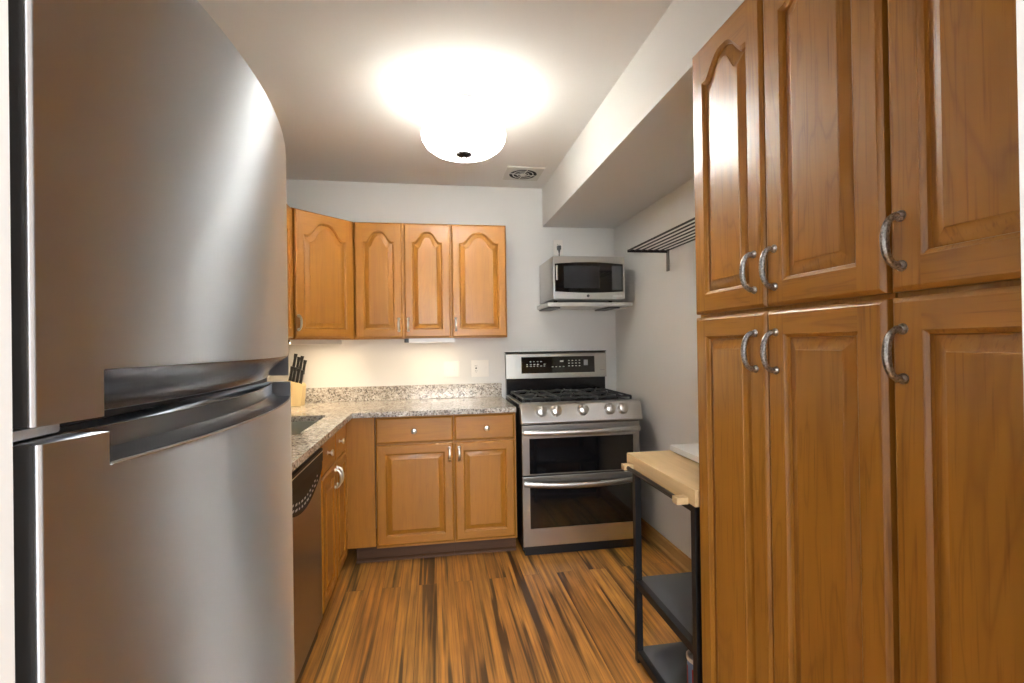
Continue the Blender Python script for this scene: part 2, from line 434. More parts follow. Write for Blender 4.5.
def add_door(cab, x, z, w, h, wm, arch=0.0, flat=False, name='door', s=0.055, rail=None, hx=None, hz=None, knob=None, L=0.096, hm=None, out=0.03):
    d = obj(name, door_mesh(w, h, arch, flat=flat, s=s, rail=rail), wm, cab, loc=(x, -0.001, z), angle=25)
    if hx is not None: obj('handle', handle_mesh(L, out), hm or M_NICKEL, d, loc=(hx, -0.0195, hz))
    if knob is not None: obj('knob', knob_mesh(), M_NICKEL, d, loc=(knob[0], -0.0195, knob[1]))
    return d

HW = [M_WV, M_WH]; OW = [M_OV, M_OH]

# ---- base cabinets on the back wall
def base_cab(loc, rz, w, depth, label, filler=0.0, hollow=False):
    c = thing('base_cabinet', label, 'cabinet', loc, rz)
    b = NB()
    if hollow:
        prism(b, [(0, 0.10), (depth, 0.10), (depth, 0.695), (0.02, 0.695), (0.02, 0.882), (0, 0.882)], 0.001, w-0.001, 'X')
    else: box(b, 0.001, w-0.001, 0, depth, 0.10, 0.882)
    obj('carcass', b, HW, c)
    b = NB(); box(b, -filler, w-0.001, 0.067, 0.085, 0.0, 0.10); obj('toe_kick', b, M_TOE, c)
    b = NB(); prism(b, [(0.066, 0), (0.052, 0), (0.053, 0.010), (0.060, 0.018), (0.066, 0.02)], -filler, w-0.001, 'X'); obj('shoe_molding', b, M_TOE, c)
    return c
YC = 2.987
ca = base_cab((-0.348, YC, 0), 0, 0.462, 0.60, 'honey wood base cabinet with one knobbed drawer, wider of the two on back wall', filler=0.125)
b = NB(); box(b, -0.167, -0.002, -0.021, -0.001, 0.12, 0.882); obj('filler_panel', b, HW, ca)
add_door(ca, 0.005, 0.722, 0.453, 0.150, HW, flat=True, name='drawer_front', knob=(0.222, 0.070))
add_door(ca, 0.005, 0.118, 0.453, 0.594, HW, s=0.052, hx=0.430, hz=0.525, L=0.076)
cb = base_cab((0.114, YC, 0), 0, 0.384, 0.60, 'narrow honey wood base cabinet with one drawer beside the gas range')
add_door(cb, 0.005, 0.722, 0.366, 0.150, HW, flat=True, name='drawer_front', knob=(0.195, 0.070))
add_door(cb, 0.005, 0.118, 0.366, 0.594, HW, s=0.052, hx=0.026, hz=0.525, L=0.076)

# ---- sink base cabinet on the left wall (faces +X)
cs = base_cab((-0.515, 2.264, 0), PI/2, 0.70, 0.58, 'honey wood sink cabinet with two false drawer fronts next to the dishwasher', hollow=True)
add_door(cs, 0.004, 0.722, 0.300, 0.150, HW, flat=True, name='drawer_front', knob=(0.115, 0.085))
add_door(cs, 0.308, 0.722, 0.300, 0.150, HW, flat=True, name='drawer_front', knob=(0.090, 0.085))
add_door(cs, 0.004, 0.118, 0.300, 0.594, HW, s=0.05, hx=0.276, hz=0.525, L=0.086)
add_door(cs, 0.308, 0.118, 0.300, 0.594, HW, s=0.05, hx=0.024, hz=0.525, L=0.086)

# ---- wall cabinets
def wall_cab(loc, rz, w, label, depth=0.308, poly=None):
    c = thing('wall_cabinet', label, 'cabinet', loc, rz)
    b = NB()
    if poly: prism(b, poly, 1.347, 2.109, 'Z'); obj('carcass', b, HW, c, world=True)
    else: box(b, 0.0005, w-0.0005, 0, depth, 0, 0.762); obj('carcass', b, HW, c)
    return c
UY = 3.283
cu = wall_cab((-0.50, UY, 1.347), 0, 0.622, 'honey wood wall cabinet with a pair of arched doors, between corner and single-door cabinets')
add_door(cu, 0.004, 0.006, 0.300, 0.750, HW, arch=0.070, s=0.052, hx=0.275, hz=0.085, L=0.076)
add_door(cu, 0.317, 0.006, 0.300, 0.750, HW, arch=0.070, s=0.052, hx=0.022, hz=0.085, L=0.076)
cv = wall_cab((0.122, UY, 1.347), 0, 0.376, 'single-door honey wood wall cabinet at the right end of the row')
add_door(cv, 0.004, 0.006, 0.368, 0.750, HW, arch=0.070, s=0.052, hx=0.024, hz=0.085, L=0.076)
A0 = Vector((-0.796, 2.975)); A1 = Vector((-0.503, 3.281)); dd = A1-A0; ang = math.atan2(dd.y, dd.x)
cd = wall_cab((A0.x, A0.y, 1.347), ang, dd.length, 'angled honey wood corner wall cabinet with one wide arched door', poly=[(A0.x, A0.y), (A1.x, A1.y), (A1.x, YB-0.002), (XL+0.002, YB-0.002), (XL+0.002, A0.y)])
add_door(cd, 0.004, 0.006, dd.length-0.022, 0.750, HW, arch=0.085, s=0.055, hx=0.016, hz=0.090, L=0.080)
cl = wall_cab((-0.812, 2.50, 1.347), PI/2, 0.473, 'honey wood wall cabinet on left wall half hidden behind the refrigerator', depth=0.306)
add_door(cl, 0.004, 0.006, 0.460, 0.750, HW, arch=0.075, s=0.055, hx=0.03, hz=0.090, L=0.080)

# ---- pantry cabinets on the right wall (face -X)
def pantry(y, w, label):
    c = thing('pantry_cabinet', label, 'cabinet', (0.812, y, 0), -PI/2)
    b = NB(); box(b, 0.0005, w-0.0005, 0, 0.576, 0.10, 2.176); obj('carcass', b, OW, c)
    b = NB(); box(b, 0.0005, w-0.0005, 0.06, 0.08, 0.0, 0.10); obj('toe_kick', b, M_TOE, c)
    return c
ZL, HL, ZU, HU = 0.115, 1.258, 1.383, 0.789
p1 = pantry(1.384, 0.638, 'tall honey oak pantry with two pairs of doors beside the butcher block cart')
for x, wd, hx in ((0.003, 0.317, 0.281), (0.325, 0.310, 0.032)):
    add_door(p1, x, ZL, wd, HL, OW, s=0.056, hx=hx, hz=1.276-ZL, L=0.089, hm=M_PEWTER, out=0.034)
    add_door(p1, x, ZU, wd, HU, OW, arch=0.055, s=0.056, hx=hx, hz=1.472-ZU, L=0.089, hm=M_PEWTER, out=0.034)
p2 = pantry(0.742, 0.328, 'tall honey oak pantry with single doors, nearest the doorway')
add_door(p2, 0.004, ZL, 0.314, HL, OW, s=0.056, hx=0.024, hz=1.276-ZL, L=0.085, hm=M_PEWTER, out=0.034)
add_door(p2, 0.004, ZU, 0.314, HU, OW, arch=0.055, s=0.056, hx=0.024, hz=1.469-ZU, L=0.085, hm=M_PEWTER, out=0.034)

# ------------------------------------------------------------------ countertop
XC, YCF, ZC = -0.472, 2.942, 0.914
ct = thing('countertop', 'speckled granite countertop in an L shape with a low granite backsplash', 'countertop', (-0.45, 3.2, 0.884))
b = NB()
xs = [XL+0.003, -1.02, -0.600, XC, 0.494]; ys = [1.645, 2.285, 2.895, YCF, YB-0.002]
vg = {}
def gv(i, j, z):
    if (i, j, z) not in vg: vg[(i, j, z)] = b.verts.new((xs[i], ys[j], z))
    return vg[(i, j, z)]
cells = [(i, j) for i in range(4) for j in range(4) if not (i == 3 and j < 3) and not (i == 1 and j == 1)]
for z in (0.884, ZC):
    for i, j in cells: b.faces.new((gv(i, j, z), gv(i+1, j, z), gv(i+1, j+1, z), gv(i, j+1, z)))
for i, j in cells:
    for (di, dj, p, q) in ((-1, 0, (i, j), (i, j+1)), (1, 0, (i+1, j), (i+1, j+1)), (0, -1, (i, j), (i+1, j)), (0, 1, (i, j+1), (i+1, j+1))):
        if (i+di, j+dj) not in cells:
            b.faces.new((gv(*p, 0.884), gv(*q, 0.884), gv(*q, ZC), gv(*p, ZC)))
obj('slab', b, M_GRAN, ct, world=True, angle=20)
b = NB(); box(b, XL+0.003, 0.494, YB-0.024, YB-0.002, ZC+0.0005, 1.014, 0.002); obj('backsplash', b, M_GRAN, ct, world=True)
# sink
sk = thing('kitchen_sink', 'undermount steel sink basin set in granite counter beside the refrigerator', 'sink', (-0.81, 2.59, 0.70))
b = NB()
def rr(x0, x1, y0, y1, r, z, n=5):
    out = []
    for cx, cy, a0 in ((x1-r, y1-r, 0), (x0+r, y1-r, PI/2), (x0+r, y0+r, PI), (x1-r, y0+r, 1.5*PI)):
        for k in range(n+1):
            a = a0 + PI/2*k/n; out.append((cx+r*math.cos(a), cy+r*math.sin(a), z))
    return out
loops = [rr(-1.025, -0.595, 2.278, 2.90, 0.03, 0.8835), rr(-1.015, -0.605, 2.29, 2.89, 0.05, 0.8835), rr(-1.01, -0.61, 2.295, 2.885, 0.06, 0.73), rr(-0.99, -0.63, 2.315, 2.865, 0.07, 0.71)]
L_ = [[b.verts.new(p) for p in l] for l in loops]
for a, c in zip(L_, L_[1:]):
    for k in range(len(a)): b.faces.new((a[k], a[(k+1) % len(a)], c[(k+1) % len(a)], c[k]))
b.faces.new(L_[-1])
obj('basin', b, M_SINK, sk, world=True)
b = NB(); lathe(b, [(0, 0.002), (0.028, 0.002), (0.038, 0.004), (0.042, 0.001), (0.042, -0.0)], Matrix.Translation((-0.81, 2.59, 0.711)), 20); obj('drain', b, M_NICKEL, sk, world=True)

# ------------------------------------------------------------------ dishwasher
dw = thing('dishwasher', 'steel dishwasher with black curved control panel under the granite counter', 'dishwasher', (-0.80, 1.96, 0))
D0, D1 = 1.662, 2.258
b = NB(); box(b, -1.09, -0.520, D0, D1, 0.03, 0.880); obj('tub', b, M_DGREY, dw, world=True)
b = NB(); box(b, -0.519, -0.497, D0+0.003, D1-0.003, 0.11, 0.800, 0.004); obj('door', b, M_DWST, dw, world=True)
b = NB(); box(b, -0.519, -0.487, D0+0.003, D1-0.003, 0.800, 0.858, 0.004)
# arc below
poly = [(D0+0.006, 0.812), (D1-0.006, 0.812), (D1-0.006, 0.770)]
for k in range(21):
    u = k/20; poly.append((D1-0.006-(D1-D0-0.012)*u, 0.770-0.085*math.sin(PI*u)**0.8))
poly.append((D0+0.006, 0.770))
pl = []
for q in poly:
    if not pl or (abs(q[0]-pl[-1][0]) + abs(q[1]-pl[-1][1])) > 1e-5: pl.append(q)
prism(b, pl[:-1] if pl[0] == pl[-1] else pl, -0.4965, -0.4905, 'X')
cp = obj('control_panel', b, simple('dishwasher_black', (0.010, 0.009, 0.009), 0.5, 0, 0.25), dw, world=True)
b = NB()
box(b, -0.4875, -0.4862, D0+0.006, D1-0.006, 0.842, 0.846)
obj('chrome_strip', b, M_NICKEL, dw, world=True)
for row in range(2):
    for k in range(11):
        u = k/10; y = D0+0.10 + (D1-D0-0.20)*u
        z = 0.778 - 0.050*math.sin(PI*(0.12+0.76*u)) - row*0.020
        wv = random.uniform(0.006, 0.014)
        b = NB(); box(b, -0.4906, -0.4899, y-wv, y+wv, z-0.0035, z+0.0035); obj('button_mark', b, M_LEGEND, cp, world=True)
b = NB(); box(b, -0.555, -0.535, D0, D1, 0.0, 0.11); obj('kick_plate', b, M_BLACK, dw, world=True)

# ------------------------------------------------------------------ refrigerator
FY, FH = 0.785, 0.345; ZT = 1.72
fr = thing('refrigerator', 'large curved stainless top-freezer refrigerator filling the left foreground', 'refrigerator', (-0.7, FY, 0))
def front_x(y, off=0.0):
    d = y-FY; return -0.264 - 0.42*d*d + off
Y0, Y1 = FY-FH, FY+FH
def plan(notch, off, dep=0.040, r=0.007, inset=0.0):
    """door outline in plan, from near rear round the front to far rear"""
    pts = [(-0.392, Y0), (front_x(Y0, off)-r, Y0)]
    for k in range(1, 5):
        a = PI/2*k/5; pts.append((front_x(Y0+r, off)-r+r*math.sin(a)-0.0, Y0+r-r*math.cos(a)))
    n0, n1 = 0.500, Y1-0.016
    ys = [Y0+r + (n0-Y0-r)*k/4 for k in range(5)]
    mid = [n0 + (n1-n0)*k/30 for k in range(31)]
    for y in ys: pts.append((front_x(y, off), y))
    for y in mid[0:]: pts.append((front_x(y, off) - (dep if notch else 0.0) - inset, y))
    R2 = 0.016
    for k in range(0, 6):
        a = PI/2*k/5; pts.append((front_x(n1, off)-R2+R2*math.cos(a), Y1-R2+R2*math.sin(a)))
    pts.append((-0.392, Y1))
    return pts
def fridge_door(z0, z1, pz0, pz1, off):
    """one skin; between pz0 and pz1 the front steps back for the grip"""
    bm = NB()
    rd = 0.006
    if pz0 <= z0: lv = [(z0, True), (pz1, True), (pz1, False), (z1, False)]
    else: lv = [(z0, False), (pz0, False), (pz0, True), (z1, True)]
    rings = [[bm.verts.new((x, y, z)) for x, y in plan(nt_, off)] for z, nt_ in lv]
    for a, c in zip(rings, rings[1:]):
        n = len(a)
        for k in range(n):
            try:
                va, vb, vc, vd = a[k], a[(k+1) % n], c[(k+1) % n], c[k]
                if (va.co-vd.co).length < 1e-7 and (vb.co-vc.co).length < 1e-7: continue
                bm.faces.new((va, vb, vc, vd))
            except ValueError: pass
    bm.faces.new(rings[0][::-1]); bm.faces.new(rings[-1])
    bmesh.ops.remove_doubles(bm, verts=bm.verts, dist=1e-6)
    # dark plastic side cap on the near end
    for f in bm.faces:
        c = f.calc_center_median()
        if c.y < Y0+0.0005 and abs(f.normal.y) > 0.0: f.material_index = 1
    return bm
def near_side_mat(bm):
    bm.normal_update()
    for f in bm.faces:
        if f.calc_center_median().y < Y0+0.0006: f.material_index = 1
    return bm
b = NB(); box(b, -1.09, -0.395, Y0+0.004, Y1-0.004, 0.03, ZT-0.012, 0.004); obj('body', b, M_DGREY, fr, world=True)
fd = obj('freezer_door', near_side_mat(fridge_door(1.2425, ZT, 1.2425, 1.286, 0.0)), [M_FRIDGE, M_DGREY], fr, world=True)
ld = obj('refrigerator_door', near_side_mat(fridge_door(0.07, 1.2285, 1.198, 1.2285, 0.004)), [M_FRIDGE, M_DGREY], fr, world=True)
def liner(za, zb, off, upper):
    """curved grip surface running from the lip to the back of the recess"""
    bm = NB(); n0, n1 = 0.502, Y1-0.018
    ny, nz = 30, 8; g = []
    for j in range(nz+1):
        v = j/nz
        if upper:   # lip above, sinking back going down
            z = zb + (za-zb)*v; d = 0.038*math.sin(PI/2*v)**1.2 + 0.0005
        else:       # floor lip at the front, wall at the back
            z = za + (zb-za)*min(1, max(0, (v-0.35)/0.65))**0.9; d = 0.001+0.036*min(1, v/0.5)**0.8
        g.append([bm.verts.new((front_x(n0+(n1-n0)*i/ny, off)-d, n0+(n1-n0)*i/ny, z)) for i in range(ny+1)])
    for j in range(nz):
        for i in range(ny): bm.faces.new((g[j][i], g[j][i+1], g[j+1][i+1], g[j+1][i]))
    return bm
obj('handle_pocket', liner(1.2435, 1.2855, 0.0, True), M_POCKET, fd, world=True)
obj('handle_pocket', liner(1.1985, 1.2283, 0.004, False), M_POCKET, ld, world=True)
b = NB()
tube(b, [(front_x(y, 0.004)-0.001, y, 1.1985) for y in [0.503+(Y1-0.02-0.503)*k/24 for k in range(25)]], 0.0018, 6)
obj('handle_lip', b, M_STEEL, ld, world=True)
b = NB(); box(b, -0.392, -0.33, Y0+0.004, Y0+0.055, 1.2305, 1.2395, 0.002); obj('hinge', b, M_FOOT, fr, world=True)
b = NB(); box(b, -0.3915, -0.357, Y0+0.012, Y1-0.003, 1.2288, 1.2422); obj('door_gasket', b, M_BLACK, fr, world=True)
b = NB(); box(b, -0.42, -0.36, Y0+0.02, Y1-0.02, 0.0, 0.062, 0.004); obj('base_grille', b, M_DGREY, fr, world=True)

# ------------------------------------------------------------------ gas range
RX0, RX1 = 0.5195, 1.281
rg = thing('gas_range', 'stainless double-oven gas range with five chrome knobs against back wall', 'range', (0.90, 3.2, 0))
b = NB(); box(b, RX0+0.004, RX1-0.004, 2.935, 3.575, 0.035, 0.905); obj('body', b, M_BLACK, rg, world=True)
b = NB(); box(b, RX0+0.02, RX1-0.02, 2.95, 3.5, 0.0, 0.035); obj('kick_base', b, M_BLACK, rg, world=True)
def oven_door(z0, z1, wz0, wz1, hz, bow):
    b = NB(); box(b, RX0+0.004, RX1-0.004, 2.913, 2.934, z0, z1, 0.003)
    d = obj('oven_door', b, M_STEEL, rg, world=True)
    b = NB(); box(b, RX0+0.048, RX1-0.048, 2.9105, 2.9128, wz0, wz1, 0.001)
    obj('window', b, M_BGLASS, d, world=True)
    # broad flat bar handle that bows outwards and dips in the middle
    b = NB(); n = 20; rings = []
    for i in range(n+1):
        u = i/n; x = RX0+0.010+(RX1-RX0-0.020)*u; bo = 0.020+0.034*math.sin(PI*u)**0.8
        z = hz - bow*math.sin(PI*u); hh = 0.017
        prof = [(-0.004, -hh), (-0.010, -hh*0.75), (-0.012, 0), (-0.010, hh*0.75), (-0.004, hh), (0.002, hh*0.7), (0.004, 0), (0.002, -hh*0.7)]
        rings.append([b.verts.new((x, 2.9128-bo+py, z+pz)) for py, pz in prof])
    for a, c in zip(rings, rings[1:]):
        for k in range(8): b.faces.new((a[k], a[(k+1) % 8], c[(k+1) % 8], c[k]))
    b.faces.new(rings[0]); b.faces.new(rings[-1][::-1])
    for xx in (RX0+0.012, RX1-0.040): box(b, xx, xx+0.028, 2.897, 2.9129, hz-0.012, hz+0.012, 0.003)
    obj('handle', b, M_STEEL, d, world=True, angle=50)
oven_door(0.498, 0.803, 0.507, 0.722, 0.762, 0.002)
oven_door(0.066, 0.490, 0.175, 0.432, 0.452, 0.012)
# sloping front control panel with rounded ends
b = NB()
prof = [(2.935, 0.812), (2.884, 0.812), (2.876, 0.817), (2.874, 0.826), (2.906, 0.928), (2.918, 0.938), (2.944, 0.940), (2.96, 0.936), (2.96, 0.905)]
prism(b, prof, RX0-0.004, RX1+0.004, 'X', 0.004)
obj('control_panel', b, M_STEEL, rg, world=True)
nrm = Vector((0, -0.954, 0.299))
for kx in (0.639, 0.731, 0.902, 1.074, 1.158):
    b = NB()
    c = Vector((kx, 2.8935, 0.890))
    lathe(b, [(0, -0.001), (0.036, -0.001), (0.036, 0.004), (0.033, 0.007), (0.031, 0.024), (0.027, 0.033), (0.016, 0.037), (0, 0.0375)], axis(c, nrm), 24)
    box(b, kx-0.0045, kx+0.0045, c.y-0.040, c.y-0.028, c.z-0.008, c.z+0.034, 0.002)
    obj('knob', b, M_NICKEL, rg, world=True)
b = NB(); box(b, RX0, RX1, 2.955, 3.50, 0.904, 0.924, 0.004); obj('cooktop', b, M_ENAMEL, rg, world=True)
for x0_ in (RX0, RX1-0.022):
    b = NB(); box(b, x0_, x0_+0.022, 2.95, 3.50, 0.9242, 0.932, 0.002); obj('side_trim', b, M_STEEL, rg, world=True)
for bx_, by_, r_ in ((0.66, 3.08, 0.040), (0.66, 3.35, 0.034), (0.90, 3.21, 0.045), (1.14, 3.08, 0.048), (1.14, 3.35, 0.032)):
    b = NB(); lathe(b, [(0, 0.030), (r_*0.8, 0.030), (r_, 0.025), (r_, 0.016), (r_*0.85, 0.014), (r_*1.2, 0.010), (r_*1.25, 0.0), (0, 0.0)], Matrix.Translation((bx_, by_, 0.9235)), 20)
    obj('burner', b, M_IRON, rg, world=True)
def grate(x0, x1):
    b = NB(); y0, y1 = 2.985, 3.465; zt = 0.968; r = 0.0065
    for (p, q) in (((x0, y0), (x1, y0)), ((x1, y0), (x1, y1)), ((x1, y1), (x0, y1)), ((x0, y1), (x0, y0))):
        tube(b, [(p[0], p[1], zt-0.012), (q[0], q[1], zt-0.012)], r, 6)
    xm = (x0+x1)/2
    for yc in (y0+0.115, y1-0.115):
        for k in range(8):
            a = 2*PI*k/8+PI/8
            ex = min(abs((x1-x0)/2/math.cos(a)), abs(0.115/math.sin(a)))
            tube(b, [(xm+0.022*math.cos(a), yc+0.022*math.sin(a), zt), (xm+0.6*ex*math.cos(a), yc+0.6*ex*math.sin(a), zt), (xm+ex*math.cos(a), yc+ex*math.sin(a), zt-0.012)], r*0.9, 6)
    tube(b, [(x0, (y0+y1)/2, zt-0.012), (x1, (y0+y1)/2, zt-0.012)], r, 6)
    for px_ in (x0, x1):
        for py_ in (y0, y1, (y0+y1)/2): tube(b, [(px_, py_, zt-0.012), (px_, py_, 0.9245)], r*1.1, 6)
    obj('grate', b, M_IRON, rg, world=True)
grate(0.550, 0.770); grate(0.782, 1.018); grate(1.030, 1.252)
# backguard
b = NB(); box(b, RX0+0.004, RX1-0.004, 3.525, 3.575, 0.905, 1.052); obj('backguard_base', b, M_ENAMEL, rg, world=True)
b = NB(); prism(b, [(3.575, 1.045), (3.512, 1.045), (3.520, 1.225), (3.528, 1.236), (3.575, 1.236)], RX0+0.002, RX1+0.004, 'X', 0.003); bg = obj('backguard', b, steel('backguard_steel', (0.40, 0.39, 0.36), 0.36, 0.3), rg, world=True)
b = NB(); box(b, RX0, RX1+0.006, 3.520, 3.577, 1.2365, 1.241, 0.001); obj('top_trim', b, M_BLACK, rg, world=True)
def by(z): return 3.512 + (z-1.045)/0.18*0.008
b = NB(); prism(b, [(by(1.083)-0.0025, 1.083), (by(1.203)-0.0025, 1.203), (by(1.203)+0.002, 1.203), (by(1.083)+0.002, 1.083)], 0.634, 1.192, 'X'); dp = obj('display_panel', b, M_BGLASS, bg, world=True)
def leg(xa, xb, z, hgt=0.0035, name='button_mark', m=None, par=None):
    b = NB(); yy = by(z)-(0.0026 if par is None else 0.0001); box(b, xa, xb, yy-0.0006, yy, z-hgt, z+hgt); obj(name, b, m or M_LEGEND, par or dp, world=True)
for k in range(6):
    for z in (1.168, 1.148, 1.135):
        if random.random() < 0.85: x = 0.672+k*0.026; leg(x, x+random.uniform(0.008, 0.017), z, 0.003)
for k in range(4): leg(0.862+k*0.028, 0.862+k*0.028+0.013, 1.128, 0.003)
leg(0.925, 0.952, 1.168, 0.005)
for r in range(3):
    for k in range(4): leg(0.988+k*0.027, 0.988+k*0.027+0.012, 1.172-r*0.020, 0.003)
leg(1.108, 1.140, 1.150, 0.026, 'keypad', M_LEGENDD)
leg(1.235, 1.272, 1.098, 0.003, 'badge', M_LEGENDD, bg)

# ------------------------------------------------------------------ microwave, its shelf, outlet and cord
sh = thing('wall_shelf', 'white wall shelf on two brackets carrying the microwave above the range', 'shelf', (1.08, 3.42, 1.543))
b = NB(); prism(b, [(0.774, 3.245), (1.391, 3.245), (1.391, 3.591), (0.774, 3.591)], 1.555, 1.582, 'Z', 0.003); obj('board', b, M_WLAM, sh, world=True)
for bx_ in (0.790, 1.225):
    b = NB(); box(b, bx_, bx_+0.085, 3.29, 3.588, 1.543, 1.5545, 0.002)
    obj('bracket', b, simple('bracket_metal', (0.16, 0.155, 0.15), 0.4, 0.7), sh, world=True)
MX0, MX1, MY, MZ0, MZ1 = 0.785, 1.282, 3.125, 1.593, 1.879
mw = thing('microwave_oven', 'stainless countertop microwave with dark glass door on white wall shelf', 'microwave', (1.02, 3.3, 1.582))
b = NB(); box(b, MX0, MX1, MY+0.022, 3.54, MZ0, MZ1, 0.005); obj('case', b, M_STEEL, mw, world=True)
b = NB(); box(b, MX0, MX1, MY, MY+0.0215, MZ0, MZ1, 0.005); md = obj('front', b, M_STEEL, mw, world=True)
b = NB()
poly = []
nx = 16; gx0, gx1 = MX0+0.012, MX1-0.014; gz0, gz1 = MZ0+0.050, MZ1-0.052
for k in range(nx+1): u = k/nx; poly.append((gx0+(gx1-gx0)*u, gz0-0.008*math.sin(PI*u)))
for k in range(nx+1): u = k/nx; poly.append((gx1-(gx1-gx0)*u, gz1+0.012*math.sin(PI*u)))
prism(b, poly, MY-0.004, MY+0.001, 'Y', 0.0015); gl = obj('door_glass', b, M_BGLASS, md, world=True)
b = NB(); box(b, gx0+0.060, gx0+0.305, MY-0.0056, MY-0.0042, gz0+0.022, gz1-0.012, 0.0005); obj('viewing_screen', b, M_GLASS1, gl, world=True)
b = NB(); box(b, gx1-0.078, gx1-0.008, MY-0.0056, MY-0.0042, gz0+0.012, gz1-0.012, 0.0005); obj('keypad', b, simple('keypad_grey', (0.045, 0.048, 0.055), 0.25), gl, world=True)
b = NB(); box(b, gx0+0.006, gx0+0.018, MY-0.014, MY-0.004, gz0+0.075, gz1-0.012, 0.003); obj('door_handle', b, M_NICKEL, gl, world=True)
b = NB(); lathe(b, [(0, 0.002), (0.009, 0.002), (0.010, 0.0), (0, -0.001)], axis(((MX0+MX1)/2-0.01, MY-0.0002, MZ0+0.022), (0, -1, 0)), 16); obj('badge', b, M_DGREY, md, world=True)
b = NB(); box(b, MX1-0.085, MX1-0.018, MY-0.0012, MY+0.0005, MZ0+0.014, MZ0+0.027, 0.0003); obj('model_plate', b, M_LEGEND, md, world=True)
for fx in (MX0+0.05, MX1-0.05):
    for fy in (3.27, 3.49):
        b = NB(); lathe(b, [(0, 0), (0.012, 0), (0.014, 0.0106), (0, 0.0106)], Matrix.Translation((fx, fy, 1.5822)), 12); obj('foot', b, M_BLACK, mw, world=True)

def plate(b, x0, x1, z0, z1): box(b, x0, x1, YB-0.0065, YB-0.0003, z0, z1, 0.002)
def slot(rc, x0, x1, z0, z1):
    b = NB(); box(b, x0, x1, YB-0.0112, YB-0.0099, z0, z1); obj('slot', b, M_SLOT, rc, world=True)
def duplex(rc, x, z):
    for dz in (-0.019, 0.019):
        for dx in (-0.006, 0.006): slot(rc, x+dx-0.0012, x+dx+0.0012, z+dz-0.002, z+dz+0.006)
        slot(rc, x-0.002, x+0.002, z+dz-0.010, z+dz-0.006)
ou = thing('wall_outlet', 'white outlet plate high on back wall with microwave cord plugged in', 'outlet', (0.944, YB, 2.03))
b = NB(); plate(b, 0.908, 0.980, 1.970, 2.085); obj('cover_plate', b, M_WPLAS, ou, world=True)
b = NB(); box(b, 0.927, 0.961, YB-0.010, YB-0.0066, 1.990, 2.066, 0.001); rc = obj('receptacle', b, M_WPLAS, ou, world=True)
duplex(rc, 0.944, 2.028)
cord = thing('power_cord', 'dark grey power cord plugged in above the microwave', 'cord', (0.944, 3.56, 1.62))
b = NB(); box(b, 0.930, 0.958, YB-0.045, YB-0.0118, 2.004, 2.036, 0.005); tube(b, [(0.944, YB-0.036, 2.006), (0.944, YB-0.035, 1.980)], [0.009, 0.005], 8); obj('plug', b, M_DGREY, cord, world=True)
b = NB(); tube(b, [(0.944, YB-0.035, 1.981), (0.945, YB-0.030, 1.93), (0.948, YB-0.026, 1.86), (0.95, YB-0.025, 1.75), (0.95, YB-0.025, 1.64)], 0.0042, 8); obj('cable', b, M_DGREY, cord, world=True)
os_ = thing('light_switch', 'white double switch plate on back wall, left of the outlet plate', 'switch', (0.127, YB, 1.12))
b = NB(); plate(b, 0.073, 0.185, 1.066, 1.182); obj('cover_plate', b, M_WPLAS, os_, world=True)
for sx in (0.105, 0.153):
    b = NB(); box(b, sx-0.005, sx+0.005, YB-0.016, YB-0.0066, 1.112, 1.132, 0.002); obj('toggle', b, M_WPLAS, os_, world=True)
oc = thing('wall_outlet', 'white double plate with one outlet and one switch beside the range', 'outlet', (0.337, YB, 1.12))
b = NB(); plate(b, 0.272, 0.402, 1.062, 1.186); obj('cover_plate', b, M_WPLAS, oc, world=True)
b = NB(); box(b, 0.290, 0.325, YB-0.010, YB-0.0066, 1.086, 1.162, 0.001); rc = obj('receptacle', b, M_WPLAS, oc, world=True)
duplex(rc, 0.3075, 1.124); slot(rc, 0.302, 0.313, 1.121, 1.131)
b = NB(); box(b, 0.363, 0.373, YB-0.016, YB-0.0066, 1.112, 1.134, 0.002); obj('toggle', b, M_WPLAS, oc, world=True)

# ------------------------------------------------------------------ under-cabinet lights
def under_light(loc, rz, Lw, label, dm, name='under_cabinet_light'):
    t = thing(name, label, 'light', loc, rz)
    b = NB(); prism(b, [(-0.036, 0), (0.036, 0), (0.036, -0.024), (0.032, -0.024), (0.032, -0.017), (-0.031, -0.017), (-0.031, -0.030), (-0.036, -0.028)], -Lw/2, Lw/2, 'X'); obj('housing', b, M_WPLAS, t)
    b = NB(); box(b, -Lw/2+0.02, Lw/2-0.02, -0.022, 0.028, -0.0225, -0.0172); obj('diffuser', b, dm, t)
    b = NB(); box(b, -Lw/2-0.030, -Lw/2-0.0005, -0.030, 0.030, -0.026, 0, 0.003); obj('end_cap', b, M_BLACK, t)
    return t
under_light((-0.01, 3.33, 1.3465), 0, 0.30, 'white strip light under the cabinet with the pair of arched doors', M_ULIGHT)
under_light((-0.745, 3.245, 1.3465), ang, 0.36, 'white strip light with dark end under the corner cabinet', M_ULIGHT2)

# ------------------------------------------------------------------ ceiling light
cl_ = thing('ceiling_light', 'frosted white glass bowl ceiling light with dark finial, switched on', 'ceiling light', (LAMP[0], LAMP[1], 2.47))
T = Matrix.Translation((LAMP[0], LAMP[1], 0))
b = NB(); lathe(b, [(0, 2.4705), (0.063, 2.4705), (0.066, 2.462), (0.060, 2.450), (0.040, 2.442), (0.012, 2.438), (0, 2.437)], T, 28); obj('canopy', b, simple('satin_nickel', (0.16, 0.155, 0.15), 0.4, 1.0), cl_, world=True)
b = NB(); lathe(b, [(0.008, 2.4365), (0.008, 2.176)], T, 10); obj('stem', b, M_NICKEL, cl_, world=True)
b = NB()
outer = [(0.013, 2.210), (0.060, 2.210), (0.110, 2.212), (0.150, 2.221), (0.180, 2.243), (0.196, 2.270), (0.199, 2.295), (0.192, 2.322), (0.175, 2.350), (0.145, 2.372), (0.105, 2.388), (0.078, 2.394)]
